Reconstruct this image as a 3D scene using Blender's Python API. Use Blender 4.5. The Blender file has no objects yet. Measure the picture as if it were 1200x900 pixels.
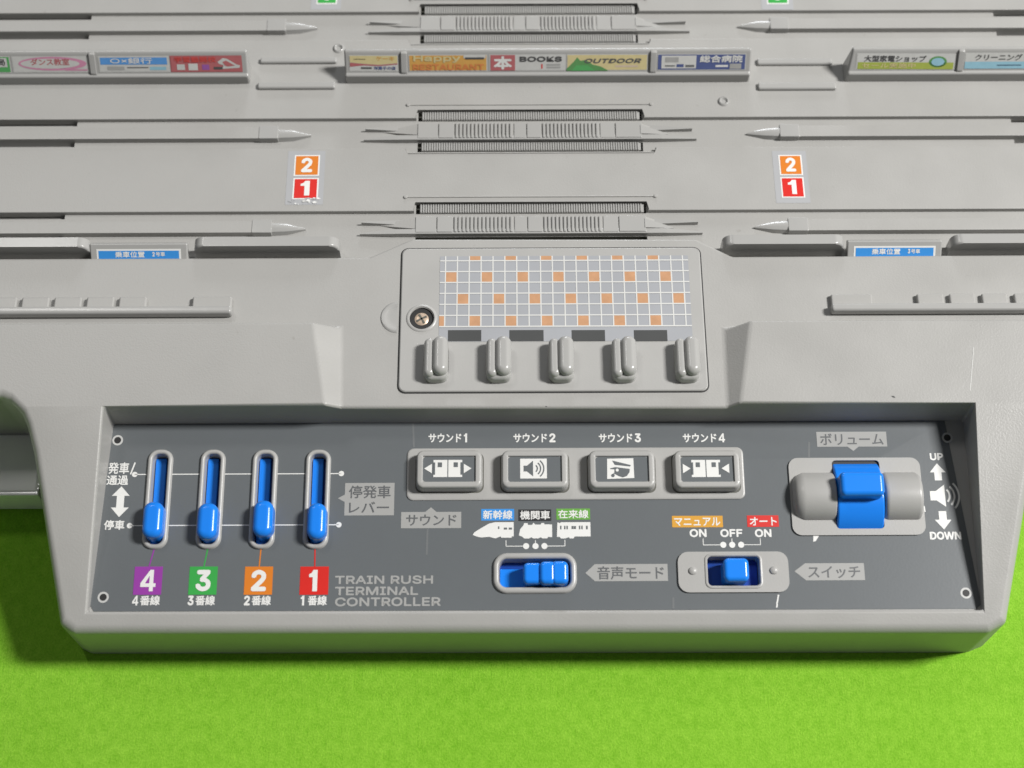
import bpy, bmesh, math, random
from mathutils import Matrix, Vector
from mathutils.geometry import tessellate_polygon
random.seed(4)
S = 0.001                      # everything below is written in millimetres
SC = bpy.context.scene
COL = SC.collection

# ------------------------------------------------------------------ camera
cam_d = bpy.data.cameras.new('camera'); cam = bpy.data.objects.new('camera', cam_d); COL.objects.link(cam)
cam_d.sensor_width = 36.0; cam_d.lens = 55.5; cam_d.clip_start = 0.01; cam_d.clip_end = 20.0
cam.location = (0.0, -156.37*S, 366.33*S)
cam.rotation_euler = (math.radians(25.0), 0.0, -math.atan(0.004569))
cam_d.dof.use_dof = True; cam_d.dof.focus_distance = 0.378; cam_d.dof.aperture_fstop = 12.0
SC.camera = cam

# ------------------------------------------------------------------ world, lamps, exposure
wd = bpy.data.worlds.new('World'); SC.world = wd; wd.use_nodes = True
bg = wd.node_tree.nodes['Background']; bg.inputs[0].default_value = (0.95, 0.98, 1.0, 1); bg.inputs[1].default_value = 0.10
def area(name, loc, target, size, power, color, size_y=None):
    d = bpy.data.lights.new(name, 'AREA'); d.energy = power; d.color = color; d.size = size
    if size_y: d.shape = 'RECTANGLE'; d.size_y = size_y
    o = bpy.data.objects.new(name, d); COL.objects.link(o); o.location = loc
    o.rotation_euler = (Vector(target)-Vector(loc)).to_track_quat('-Z', 'Y').to_euler()
    return o
area('ceiling_lamp', (0.95, 0.11, 1.17), (0, 0.02, 0.02), 0.18, 32.0, (1.0, 0.985, 0.962), 0.28)
area('window_light', (0.10, 1.75, 0.52), (0, 0, 0), 0.34, 9.0, (0.93, 0.96, 1.0), 0.22)
area('second_ceiling_lamp', (-0.50, 0.66, 1.25), (0, 0, 0), 0.06, 1.9, (1.0, 0.98, 0.95), 0.24)
SC.view_settings.view_transform = 'Standard'; SC.view_settings.look = 'None'
SC.view_settings.exposure = 0.0; SC.view_settings.gamma = 1.0
SC.cycles.max_bounces = 8

# ------------------------------------------------------------------ materials
def srgb(r, g, b):
    f = lambda c: c/12.92 if c <= 0.04045 else ((c+0.055)/1.055)**2.4
    return (f(r/255), f(g/255), f(b/255), 1)
def mat(name, rgb, rough=0.45, var=0.05, vscale=60.0, bump=0.0, bscale=2500.0, spec=0.5, metal=0.0, rvar=0.0, grime=None):
    m = bpy.data.materials.new(name); m.use_nodes = True
    nt = m.node_tree; b = nt.nodes['Principled BSDF']; L = nt.links.new
    c = srgb(*rgb) if max(rgb) > 1 else (*rgb, 1)
    tc = nt.nodes.new('ShaderNodeTexCoord')
    n = nt.nodes.new('ShaderNodeTexNoise'); n.inputs['Scale'].default_value = vscale; n.inputs['Detail'].default_value = 6
    L(tc.outputs['Object'], n.inputs['Vector'])
    r = nt.nodes.new('ShaderNodeMapRange'); L(n.outputs['Fac'], r.inputs['Value'])
    r.inputs['From Min'].default_value = 0.25; r.inputs['From Max'].default_value = 0.75
    r.inputs['To Min'].default_value = 1-var; r.inputs['To Max'].default_value = 1+var
    mx = nt.nodes.new('ShaderNodeMix'); mx.data_type = 'RGBA'; mx.blend_type = 'MULTIPLY'; mx.inputs['Factor'].default_value = 1
    mx.inputs['A'].default_value = c; L(r.outputs[0], mx.inputs['B'])
    out = mx.outputs['Result']
    if grime:                                   # small dark specks and smudges of handling
        g = nt.nodes.new('ShaderNodeTexNoise'); g.inputs['Scale'].default_value = 420; g.inputs['Detail'].default_value = 3
        L(tc.outputs['Object'], g.inputs['Vector'])
        gr = nt.nodes.new('ShaderNodeMapRange'); L(g.outputs['Fac'], gr.inputs['Value'])
        gr.inputs['From Min'].default_value = 0.72; gr.inputs['From Max'].default_value = 0.80
        gr.inputs['To Min'].default_value = 0; gr.inputs['To Max'].default_value = grime
        m2 = nt.nodes.new('ShaderNodeMix'); m2.data_type = 'RGBA'
        L(gr.outputs[0], m2.inputs['Factor']); L(out, m2.inputs['A']); m2.inputs['B'].default_value = (c[0]*.55, c[1]*.52, c[2]*.47, 1)
        out = m2.outputs['Result']
    L(out, b.inputs['Base Color'])
    b.inputs['Roughness'].default_value = rough
    if rvar:
        rr = nt.nodes.new('ShaderNodeMapRange'); L(n.outputs['Fac'], rr.inputs['Value'])
        rr.inputs['From Min'].default_value = 0.3; rr.inputs['From Max'].default_value = 0.7
        rr.inputs['To Min'].default_value = rough-rvar; rr.inputs['To Max'].default_value = rough+rvar
        L(rr.outputs[0], b.inputs['Roughness'])
    b.inputs['Specular IOR Level'].default_value = spec; b.inputs['Metallic'].default_value = metal
    if bump:
        bn = nt.nodes.new('ShaderNodeTexNoise'); bn.inputs['Scale'].default_value = bscale; bn.inputs['Detail'].default_value = 3
        L(tc.outputs['Object'], bn.inputs['Vector'])
        bp = nt.nodes.new('ShaderNodeBump'); bp.inputs['Strength'].default_value = bump; bp.inputs['Distance'].default_value = 0.0001
        L(bn.outputs['Fac'], bp.inputs['Height']); L(bp.outputs[0], b.inputs['Normal'])
    return m
M = {}
M['grey'] = mat('grey_plastic', (0.358, 0.353, 0.338), 0.37, 0.035, 70, 0.42, 2300, spec=0.36, rvar=0.06, grime=0.32)
M['gloss'] = mat('grey_moulding', (0.362, 0.359, 0.347), 0.24, 0.03, 90, 0.10, 2000)
M['plate'] = mat('grey_plate', (0.378, 0.374, 0.361), 0.34, 0.035, 90, 0.20, 2600, grime=0.28)
M['dark'] = mat('dark_recess', (0.10, 0.10, 0.085), 0.6, 0.1)
M['black'] = mat('black_gap', (0.02, 0.02, 0.02), 0.6)
M['panel'] = mat('slate_sticker', (0.120, 0.131, 0.138), 0.33, 0.012, 300, 0.10, 1800)
M['crease'] = mat('creased_sticker', (0.16, 0.168, 0.172), 0.3, 0.02)
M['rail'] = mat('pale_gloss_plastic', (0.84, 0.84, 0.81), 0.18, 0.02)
M['bead'] = mat('edge_highlight_gloss', (0.82, 0.82, 0.81), 0.17, 0.01)  # white base colour imitates the reflection along the flange edge
M['white'] = mat('white_ink', (0.72, 0.72, 0.70), 0.4, 0.03)
M['ringgrey'] = mat('ring_grey_ink', (0.50, 0.50, 0.49), 0.4)
M['silver'] = mat('pale_grey_ink', (0.34, 0.34, 0.33), 0.4, 0.03)
M['ink'] = mat('dark_ink', (0.10, 0.105, 0.11), 0.45, 0.03)
M['blackink'] = mat('black_ink', (0.02, 0.02, 0.022), 0.4)
M['blue'] = mat('blue_plastic', (0.012, 0.21, 0.80), 0.22, 0.02, 80)
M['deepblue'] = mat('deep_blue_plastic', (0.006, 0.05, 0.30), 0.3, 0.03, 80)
M['felt'] = None
M['purple'] = mat('purple_ink', (0.27, 0.04, 0.32), 0.4)
M['green'] = mat('green_ink', (0.035, 0.34, 0.06), 0.4)
M['orange'] = mat('orange_ink', (0.64, 0.185, 0.014), 0.4)
M['red'] = mat('red_ink', (0.60, 0.016, 0.010), 0.4)
M['skyblue'] = mat('sky_blue_ink', (0.04, 0.26, 0.66), 0.4)
M['navy'] = mat('navy_ink', (0.02, 0.05, 0.22), 0.4)
M['amber'] = mat('amber_ink', (0.62, 0.31, 0.03), 0.4)
M['lime'] = mat('lime_ink', (0.33, 0.40, 0.02), 0.4)
M['fresh'] = mat('fresh_green_ink', (0.12, 0.34, 0.05), 0.4)
M['cream'] = mat('cream_ink', (0.62, 0.52, 0.24), 0.4)
M['crimson'] = mat('crimson_ink', (0.42, 0.075, 0.085), 0.4)
M['pink'] = mat('pink_ink', (0.58, 0.22, 0.36), 0.4)
M['leaf'] = mat('leaf_ink', (0.05, 0.25, 0.04), 0.4)
M['ice'] = mat('ice_blue_ink', (0.25, 0.50, 0.62), 0.4)
M['paper'] = mat('sticker_paper', (0.55, 0.55, 0.53), 0.32, 0.02)
M['film'] = mat('clear_film', (0.385, 0.39, 0.40), 0.20, 0.03)
M['tilegrey'] = mat('tile_grey_ink', (0.335, 0.345, 0.365), 0.38, 0.05)
M['tileline'] = mat('tile_line_ink', (0.60, 0.60, 0.58), 0.38, 0.03)
M['peach'] = mat('peach_ink', (0.50, 0.275, 0.15), 0.38, 0.10, 500)
M['slate'] = mat('slate_ink', (0.06, 0.062, 0.062), 0.4, 0.08)
M['brass'] = mat('screw_metal', (0.60, 0.47, 0.36), 0.32, 0.15, 300, metal=0.35)

def felt_material():
    m = bpy.data.materials.new('green_felt'); m.use_nodes = True
    nt = m.node_tree; b = nt.nodes['Principled BSDF']; L = nt.links.new
    tc = nt.nodes.new('ShaderNodeTexCoord')
    mp = nt.nodes.new('ShaderNodeMapping'); mp.inputs['Scale'].default_value = (1.0, 0.75, 1.0); L(tc.outputs['Object'], mp.inputs[0])
    n1 = nt.nodes.new('ShaderNodeTexNoise'); n1.inputs['Scale'].default_value = 2300; n1.inputs['Detail'].default_value = 6; n1.inputs['Roughness'].default_value = 0.7
    n2 = nt.nodes.new('ShaderNodeTexNoise'); n2.inputs['Scale'].default_value = 520; n2.inputs['Detail'].default_value = 4
    n3 = nt.nodes.new('ShaderNodeTexNoise'); n3.inputs['Scale'].default_value = 22
    for n in (n1, n2, n3): L(mp.outputs[0], n.inputs['Vector'])
    a = nt.nodes.new('ShaderNodeMath'); a.operation = 'ADD'; L(n1.outputs['Fac'], a.inputs[0])
    w2 = nt.nodes.new('ShaderNodeMath'); w2.operation = 'MULTIPLY_ADD'; w2.inputs[1].default_value = 0.45; w2.inputs[2].default_value = 0.275; L(n2.outputs['Fac'], w2.inputs[0]); L(w2.outputs[0], a.inputs[1])
    a2 = nt.nodes.new('ShaderNodeMath'); a2.operation = 'MULTIPLY_ADD'; L(n3.outputs['Fac'], a2.inputs[0]); a2.inputs[1].default_value = 0.22; L(a.outputs[0], a2.inputs[2])
    cr = nt.nodes.new('ShaderNodeValToRGB'); cr.color_ramp.elements[0].position = 0.43; cr.color_ramp.elements[1].position = 0.77
    cr.color_ramp.elements[0].color = (0.135, 0.370, 0.012, 1); cr.color_ramp.elements[1].color = (0.345, 0.64, 0.062, 1)
    half = nt.nodes.new('ShaderNodeMath'); half.operation = 'MULTIPLY'; half.inputs[1].default_value = 0.5; L(a2.outputs[0], half.inputs[0])
    L(half.outputs[0], cr.inputs[0]); L(cr.outputs[0], b.inputs['Base Color'])
    b.inputs['Roughness'].default_value = 0.95; b.inputs['Specular IOR Level'].default_value = 0.1
    b.inputs['Sheen Weight'].default_value = 0.12
    bp = nt.nodes.new('ShaderNodeBump'); bp.inputs['Strength'].default_value = 0.5; bp.inputs['Distance'].default_value = 0.0006
    L(a.outputs[0], bp.inputs['Height']); L(bp.outputs[0], b.inputs['Normal'])
    return m
M['felt'] = felt_material()

# ------------------------------------------------------------------ mesh helpers
class MB:
    """collects shapes (in mm) and links them as one mesh object"""
    def __init__(s): s.v = []; s.f = []; s.mi = []; s.mats = []
    def add(s, shape, m, X=None):
        vs, fs = shape; b = len(s.v)
        if m not in s.mats: s.mats.append(m)
        k = s.mats.index(m)
        for p in vs:
            p = Vector(p)
            s.v.append(X @ p if X is not None else p)
        for q in fs: s.f.append([i+b for i in q]); s.mi.append(k)
        return s
    def build(s, name, parent=None, smooth=38):
        me = bpy.data.meshes.new(name)
        c = Vector((0, 0, 0))
        if s.v:
            lo = Vector([min(p[i] for p in s.v) for i in range(3)]); hi = Vector([max(p[i] for p in s.v) for i in range(3)])
            c = Vector(((lo.x+hi.x)/2, (lo.y+hi.y)/2, lo.z))
        me.from_pydata([tuple((p-c)*S) for p in s.v], [], s.f)
        for m in s.mats: me.materials.append(M[m])
        me.polygons.foreach_set('material_index', s.mi)
        me.polygons.foreach_set('use_smooth', [True]*len(s.f))
        me.update(); me.validate()
        me.set_sharp_from_angle(angle=math.radians(smooth))
        o = bpy.data.objects.new(name, me); COL.objects.link(o)
        o.location = c*S
        if s.v and hi.z-lo.z > 0.4 and len(s.f) > 20:
            wn = o.modifiers.new('even_normals', 'WEIGHTED_NORMAL'); wn.keep_sharp = True; wn.weight = 80
        if parent is not None:
            o.parent = parent; o.location = (c*S) - WORLD_AT.get(parent.name, Vector((0, 0, 0)))
        WORLD_AT[o.name] = c*S
        return o
WORLD_AT = {}
def part(name, parent, shape, m, X=None, smooth=38):
    return MB().add(shape, m, X).build(name, parent, smooth)
def from_bm(bm):
    bm.verts.ensure_lookup_table(); bm.verts.index_update()
    r = ([v.co.copy() for v in bm.verts], [[v.index for v in f.verts] for f in bm.faces]); bm.free(); return r
def rrect(x0, y0, x1, y1, r, n=5):
    r = max(min(r, (x1-x0)/2-1e-4, (y1-y0)/2-1e-4), 1e-3); pts = []
    for cx, cy, a in ((x1-r, y1-r, 0), (x0+r, y1-r, 90), (x0+r, y0+r, 180), (x1-r, y0+r, 270)):
        for k in range(n+1):
            t = math.radians(a+90*k/n); pts.append((cx+r*math.cos(t), cy+r*math.sin(t)))
    return pts
def circle(cx, cy, r, n=24, ry=None):
    ry = r if ry is None else ry
    return [(cx+r*math.cos(2*math.pi*k/n), cy+ry*math.sin(2*math.pi*k/n)) for k in range(n)]
def sheet(z, outer, *holes):
    loops = [[Vector((p[0], p[1], 0)) for p in L] for L in (outer,)+holes]
    tris = tessellate_polygon(loops); flat = [p for L in loops for p in L]
    fs = []
    for t in tris:
        a, b, c = (flat[i] for i in t)
        fs.append(list(t) if (b-a).cross(c-a).z > 0 else [t[0], t[2], t[1]])
    return [(p.x, p.y, z) for p in flat], fs
def rect(b, z): return [(b[0], b[1], z), (b[2], b[1], z), (b[2], b[3], z), (b[0], b[3], z)], [[0, 1, 2, 3]]
def poly(pts, z): return sheet(z, pts)
def box(x0, y0, z0, x1, y1, z1, r=0.0, seg=2):
    bm = bmesh.new(); bmesh.ops.create_cube(bm, size=1)
    for v in bm.verts:
        v.co = Vector(((x0+x1)/2+v.co.x*(x1-x0), (y0+y1)/2+v.co.y*(y1-y0), (z0+z1)/2+v.co.z*(z1-z0)))
    if r: bmesh.ops.bevel(bm, geom=bm.edges[:], offset=r, segments=seg, profile=0.5, affect='EDGES', clamp_overlap=True)
    return from_bm(bm)
def area2(pts): return sum(pts[i][0]*pts[(i+1) % len(pts)][1]-pts[(i+1) % len(pts)][0]*pts[i][1] for i in range(len(pts)))
def prism(pts, z0, z1, r=0.0, seg=2, vert=False):
    if area2(pts) < 0: pts = pts[::-1]
    bm = bmesh.new(); n = len(pts)
    lo = [bm.verts.new((p[0], p[1], z0)) for p in pts]; hi = [bm.verts.new((p[0], p[1], z1)) for p in pts]
    bm.faces.new(hi); bm.faces.new(lo[::-1])
    for i in range(n): bm.faces.new((lo[i], lo[(i+1) % n], hi[(i+1) % n], hi[i]))
    if r:
        h = set(hi); es = [e for e in bm.edges if e.verts[0] in h and e.verts[1] in h]
        if vert: es += [e for e in bm.edges if (e.verts[0] in h) != (e.verts[1] in h)]
        bmesh.ops.bevel(bm, geom=es, offset=r, segments=seg, profile=0.5, affect='EDGES', clamp_overlap=True)
    return from_bm(bm)
def sweep(x0, y0, x1, y1, r, profile, cap=False, n=6):
    """rounded rectangle loops: profile = [(inset, height), ...] from outside in"""
    vs = []; fs = []; k = 4*(n+1)
    for o, h in profile:
        vs += [(p[0], p[1], h) for p in rrect(x0+o, y0+o, x1-o, y1-o, max(r-o, 0.02), n)]
    for a in range(len(profile)-1):
        for i in range(k):
            j = (i+1) % k; fs.append([a*k+i, a*k+j, (a+1)*k+j, (a+1)*k+i])
    if cap: b = (len(profile)-1)*k; fs.append([b+i for i in range(k)])
    return vs, fs
def dome(z0, z1, r, n=6):
    return [(0, z0)]+[(r*(1-math.cos(math.pi/2*k/n)), z1-r+r*math.sin(math.pi/2*k/n)) for k in range(n+1)]
def lathe(cx, cy, prof, n=28):
    vs = [(cx+r*math.cos(2*math.pi*i/n), cy+r*math.sin(2*math.pi*i/n), z) for r, z in prof for i in range(n)]; fs = []
    for a in range(len(prof)-1):
        for i in range(n):
            j = (i+1) % n; fs.append([a*n+i, a*n+j, (a+1)*n+j, (a+1)*n+i])
    return vs, fs+[[(len(prof)-1)*n+i for i in range(n)]]
def cyl_u(u0, u1, v, w, R, bev, n=40, end=None):
    """cylinder lying along u with rounded ends"""
    prof = [(u0, R-bev*1.0), (u0+bev*0.12, R-bev*0.62), (u0+bev*0.38, R-bev*0.28), (u0+bev, R), (u1-(end or bev), R)]+[(u1-(end or bev)*f, R-(end or bev)*g) for f, g in ((.38, .28), (.12, .62), (0, 1))]
    vs = [(u, v+r*math.cos(2*math.pi*i/n), w+r*math.sin(2*math.pi*i/n)) for u, r in prof for i in range(n)]; fs = []
    for a in range(len(prof)-1):
        for i in range(n):
            j = (i+1) % n; fs.append([a*n+j, a*n+i, (a+1)*n+i, (a+1)*n+j])
    fs.append([i for i in range(n)][::-1]); fs.append([(len(prof)-1)*n+i for i in range(n)])
    return vs, [f[::-1] for f in fs]
_tc = {}
try:                                                    # a plain grotesque from Blender's own fonts, else the built-in one
    import os
    LATIN = bpy.data.fonts.load(os.path.join(bpy.utils.system_resource('DATAFILES'), 'fonts', 'Inter.woff2'))
except Exception:
    LATIN = None
def text(body, b, z, bold=0.018, italic=False):
    """lettering fitted into the box b = (x0, y0, x1, y1)"""
    key = (body, italic)
    if key not in _tc:
        c = bpy.data.curves.new('lettering', 'FONT'); c.body = body; c.resolution_u = 3; c.offset = 0.0
        if LATIN and body.isascii(): c.font = LATIN
        if italic: c.shear = 0.22
        o = bpy.data.objects.new('lettering', c); COL.objects.link(o)
        dg = bpy.context.evaluated_depsgraph_get()
        me = bpy.data.meshes.new_from_object(o.evaluated_get(dg))
        vs = [(v.co.x, v.co.y) for v in me.vertices]; fs = [list(p.vertices) for p in me.polygons]
        bpy.data.objects.remove(o); bpy.data.curves.remove(c); bpy.data.meshes.remove(me)
        _tc[key] = (vs, fs)
    vs, fs = _tc[key]
    ax, bx = min(p[0] for p in vs), max(p[0] for p in vs); ay, by = min(p[1] for p in vs), max(p[1] for p in vs)
    kx = (b[2]-b[0])/(bx-ax); ky = (b[3]-b[1])/(by-ay)
    t = bold*min(ky, kx*1.3); g = (b[2]-b[0]-2*t)/(b[2]-b[0]); h = (b[3]-b[1]-2*t)/(b[3]-b[1])
    base = [(b[0]+t+(p[0]-ax)*kx*g, b[1]+t+(p[1]-ay)*ky*h) for p in vs]
    up = []
    for f in fs:
        a, q, c = (base[i] for i in f[:3])
        up.append(f if (q[0]-a[0])*(c[1]-a[1])-(q[1]-a[1])*(c[0]-a[0]) > 0 else f[::-1])
    out = []; ff = []                                    # heavier strokes: the outline printed again a stroke's width aside
    for k in range(6 if bold else 1):
        dx, dy_ = (t*math.cos(math.pi*k/3+.5), t*math.sin(math.pi*k/3+.5)) if bold else (0, 0)
        n0 = len(out); out += [(p[0]+dx, p[1]+dy_, z+k*.003) for p in base]
        ff += [[i+n0 for i in f] for f in up]
    return out, ff
def numeral(d, b, z):
    if d not in '14': return text(d, b, z, .03)
    P4 = [(.60, 1), (.84, 1), (.84, .37), (1, .37), (1, .20), (.84, .20), (.84, 0), (.58, 0), (.58, .20), (0, .20), (0, .38)], [(.58, .37), (.58, .72), (.30, .37)]
    if d == '4':
        L = [[(b[0]+(b[2]-b[0])*x, b[1]+(b[3]-b[1])*y) for x, y in q] for q in P4]
        return sheet(z, L[0], L[1])
    P = [(.45, 1), (.86, 1), (.86, 0), (.40, 0), (.40, .66), (.05, .66), (.05, .80), (.28, .85)]
    return poly([(b[0]+(b[2]-b[0])*x, b[1]+(b[3]-b[1])*y) for x, y in P], z)
def bar(p, q, t, z):
    d = Vector((q[0]-p[0], q[1]-p[1])); d.normalize(); n = (-d.y*t/2, d.x*t/2)
    return [(p[0]+n[0], p[1]+n[1], z), (p[0]-n[0], p[1]-n[1], z), (q[0]-n[0], q[1]-n[1], z), (q[0]+n[0], q[1]+n[1], z)], [[0, 1, 2, 3]]
def arc(cx, cy, r, t, a0, a1, z, n=10):
    vs = []; fs = []
    for k in range(n+1):
        a = math.radians(a0+(a1-a0)*k/n); vs += [(cx+(r-t/2)*math.cos(a), cy+(r-t/2)*math.sin(a), z), (cx+(r+t/2)*math.cos(a), cy+(r+t/2)*math.sin(a), z)]
    for k in range(n): fs.append([2*k, 2*k+1, 2*k+3, 2*k+2])
    return vs, fs

# ------------------------------------------------------------------ the surface below: green felt
felt = MB()
N = 60
felt.add(([(x, y, 0) for y in (-600, 600) for x in (-700, 700)], [[0, 1, 3, 2]]), 'felt')
fo = felt.build('felt_table_top'); fo['kind'] = 'structure'

# ------------------------------------------------------------------ the toy
toy = bpy.data.objects.new('toy_train_station', None); COL.objects.link(toy); toy.empty_display_size = 0.02
toy['label'] = 'grey plastic toy train station with blue control levers lying on bright green felt'
toy['category'] = 'toy'
XL, XR = -172.0, 172.0
ZB, ZP, ZC = 27.0, 28.3, 31.0          # track bed, platform plates, front deck

# ---- front shell
def shell():
    bm = bmesh.new(); V = {}
    W = bm.edges.layers.float.new('bevel_weight_edge')
    def v(name, p): V[name] = bm.verts.new(p); return V[name]
    def F(*names): return bm.faces.new([V[n] for n in names])
    YB_ = (-114.09,-6.31,33.52)[1]
    pts = dict(
        A1=(-46.21,15.04,34.51), A2=(-42.52,-6.21,33.53), A1r=(57.25,14.58,34.49), A2r=(53.56,-6.64,33.51),
        B1=(-39.89,15.00,31.00), B2=(-39.03,-5.96,31.00), B1r=(51.19,14.12,31.00), B2r=(50.93,-6.37,31.00),
        IL=(-93.78,-6.40,33.52), IR=(107.81,-7.26,33.38), LF=(-95.66,-51.53,20.94), RF=(107.33,-52.02,20.80),
        K0=(-117.94,-3.75,33.64), K=(-114.09,-6.31,33.52), K2=(-111.50,-10.39,32.50), K3=(-109.63,-16.69,30.73), C1=(-101.91,-54.26,20.17), C2=(-99.14,-56.11,19.65),
        D2=(108.42,-56.80,19.46), D1=(112.60,-54.62,20.07), Q3=(121.00,-17.63,30.46), Q2=(122.76,-11.35,32.23), Q=(125.38,-7.33,33.36), Q0=(129.24,-4.85,33.59),
        Ka=(-115.86,-4.61,33.60), Kb=(-112.59,-8.09,33.14))
    for k in ('A2', 'A2r', 'IL', 'IR', 'K', 'Q'): pts[k] = (pts[k][0], YB_, 33.5)
    pts['A1'] = (pts['A1'][0], (0.78,14.83,34.50)[1], 34.5); pts['A1r'] = (pts['A1r'][0], (0.78,14.83,34.50)[1], 34.5)
    ya = pts['A1'][1]; k0y = pts['K0'][1]; k0z = pts['K0'][2]
    q0y = pts['Q0'][1]; q0z = pts['Q0'][2]
    pts.update(L1=(XL, ya, 34.5), L2=(XL, k0y, k0z), R1=(XR, ya, 34.5), R2=(XR, q0y, q0z),
               G1=(pts['A1'][0], ya, ZC), G1r=(pts['A1r'][0], ya, ZC), L0=(XL, ya, ZC), R0=(XR, ya, ZC),
               E0=(XL, 34.40, ZC), E1=(-33.83,34.32,31.00), E2=(-23.56,39.42,31.00), E3=(45.82,39.11,31.00), E4=(54.50,34.16,31.00), E5=(XR, 34.40, ZC))
    for k, p in pts.items(): v(k, p)
    F('L1', 'L2', 'K0', 'Ka', 'K', 'IL', 'A2', 'A1')                       # arms
    F('A1r', 'A2r', 'IR', 'Q', 'Q0', 'R2', 'R1')
    F('K', 'Kb', 'K2', 'K3', 'C1', 'C2', 'LF', 'IL')                       # sloping rims and front lip
    F('C2', 'D2', 'RF', 'LF')
    F('RF', 'D2', 'D1', 'Q3', 'Q2', 'Q', 'IR')
    F('A1', 'A2', 'B2', 'B1'); F('A1', 'B1', 'G1'); F('A1r', 'B1r', 'B2r', 'A2r'); F('A1r', 'G1r', 'B1r')
    F('L1', 'A1', 'G1', 'L0'); F('A1r', 'R1', 'R0', 'G1r')
    F('E0', 'L0', 'G1', 'B1', 'B2', 'B2r', 'B1r', 'G1r', 'R0', 'E5', 'E4', 'E3', 'E2', 'E1')
    # recess walls
    tan = math.tan(math.radians(5.2)); py, pz = -51.36, 18.9
    ring = ['IL', 'A2', 'B2', 'B2r', 'A2r', 'IR', 'RF', 'LF']
    for n in ring:
        p = pts[n]; yy = p[1] if n not in ('B2', 'B2r') else YB_
        v(n+'_', (p[0], yy, pz+(yy-py)*tan-1.5))
    for i, n in enumerate(ring):
        m = ring[(i+1) % len(ring)]; F(m, n, n+'_', m+'_')
    outer = ['L2', 'K0', 'Ka', 'K', 'Kb', 'K2', 'K3', 'C1', 'C2', 'D2', 'D1', 'Q3', 'Q2', 'Q', 'Q0', 'R2']
    for n in outer:
        p = pts[n]; v(n+'_', (p[0], p[1]+(0.5 if n in ('C2', 'D2') else 0), 0.0))
    for i in range(len(outer)-1): F(outer[i+1], outer[i], outer[i]+'_', outer[i+1]+'_')
    back = ['E0', 'E1', 'E2', 'E3', 'E4', 'E5']
    for n in back: v(n+'_', (pts[n][0], pts[n][1], ZB-2))
    for i in range(5): F(back[i], back[i+1], back[i+1]+'_', back[i]+'_')
    bm.normal_update()
    # rounded outer edge, then finer rounding of every other crease
    big = [e for e in bm.edges if not e.is_boundary and e.calc_face_angle(0) > 0.45 and
           any(e.verts[:] in ([V[a], V[b]], [V[b], V[a]]) for a, b in zip(outer, outer[1:]))]
    small = [e for e in bm.edges if not e.is_boundary and e.calc_face_angle(0) > 0.35 and e not in big]
    for e in big: e[W] = 1.0
    for e in small: e[W] = 0.36
    me = bpy.data.meshes.new('tmp'); bm.to_mesh(me); bm.free()
    o = bpy.data.objects.new('tmp', me); COL.objects.link(o)
    md = o.modifiers.new('b', 'BEVEL'); md.limit_method = 'WEIGHT'; md.width = 2.0; md.segments = 4; md.use_clamp_overlap = False; md.loop_slide = True
    md.harden_normals = False
    m2 = bpy.data.meshes.new_from_object(o.evaluated_get(bpy.context.evaluated_depsgraph_get()))
    r = ([v.co.copy() for v in m2.vertices], [list(p.vertices) for p in m2.polygons])
    bpy.data.objects.remove(o); bpy.data.meshes.remove(me); bpy.data.meshes.remove(m2)
    return r
part('body_shell', toy, shell(), 'grey', smooth=50)

# ---- low flange at the left end of the shell (white beads tilted to the lamp stand in for its edge highlight)
fl = MB(); yf, yw = -19.36, -5.0
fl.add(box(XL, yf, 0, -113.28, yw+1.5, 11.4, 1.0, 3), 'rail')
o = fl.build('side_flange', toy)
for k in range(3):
    part('highlight_bead', o, box(XL, yf-.4+k*1.2, 9.5, -113.28, yf+.75+k*1.2, 12.3, .2, 2), 'bead', Matrix(((1, 0, 0, 0), (0, 1, 0, 0), (0.01, -.056, 1, .056*yf+.12), (0, 0, 0, 1))))

fr = MB(); fr.add(box(124.37, yf, 0, XR, yw+1.5, 11.4, 1.0, 3), 'gloss'); fr.build('side_flange', toy)

# ---- track deck with sunk slots
AX = [105.32, 71.50, 43.82]      # the three track axes
def dy(px_y, z=27.0): return px_y
COMB_X = (-23.06,48.38,34.44,51.36)
slots = []
STEP = 48.91-AX[2]
CU = ((-23.19,48.74,34.48,51.48)[1]-AX[2], (-23.19,48.74,34.48,51.48)[3]-AX[2])
CL = ((-23.15,67.06,34.57,69.77)[1]-AX[1], (-23.15,67.06,34.57,69.77)[3]-AX[1])
for ax in AX:
    slots.append((COMB_X[0], ax+CU[0], COMB_X[2], ax+CU[1], 1.8, ax, 'comb'))
    slots.append((COMB_X[0], ax+CL[0], COMB_X[2], ax+CL[1], 1.8, ax, 'comb'))
    for sx, xe in ((-1, -110.60), (1, 129.35)):
        a, b = (XL+4, xe) if sx < 0 else (xe, XR-4)
        slots.append((a, ax+STEP-1.25, b, ax+STEP+.3, 1.6, ax, 'notch'))
        slots.append((a, ax-2.5, b, ax-1.2, 1.6, ax, 'notch'))
bed = MB()
Y0, Y1 = 34.27, 165.0
bed.add(sheet(ZB, [(XL, Y0), (XR, Y0), (XR, Y1), (XL, Y1)], *[[(s[0], s[1]), (s[2], s[1]), (s[2], s[3]), (s[0], s[3])] for s in slots]), 'grey')
for s in slots:
    vs, fs = box(s[0], s[1], ZB-s[4], s[2], s[3], ZB)
    keep = [f for f in fs if not all(abs(vs[i].z-ZB) < 1e-6 for i in f)]
    bed.add((vs, [f[::-1] for f in keep]), 'dark' if s[6] == 'comb' else 'plate')
bed.add(([(XL, Y0, ZB), (XL, Y1, ZB), (XL, Y1, 0), (XL, Y0, 0), (XR, Y0, ZB), (XR, Y1, ZB), (XR, Y1, 0), (XR, Y0, 0)], [[0, 1, 2, 3], [7, 6, 5, 4], [1, 5, 6, 2]]), 'grey')
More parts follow.
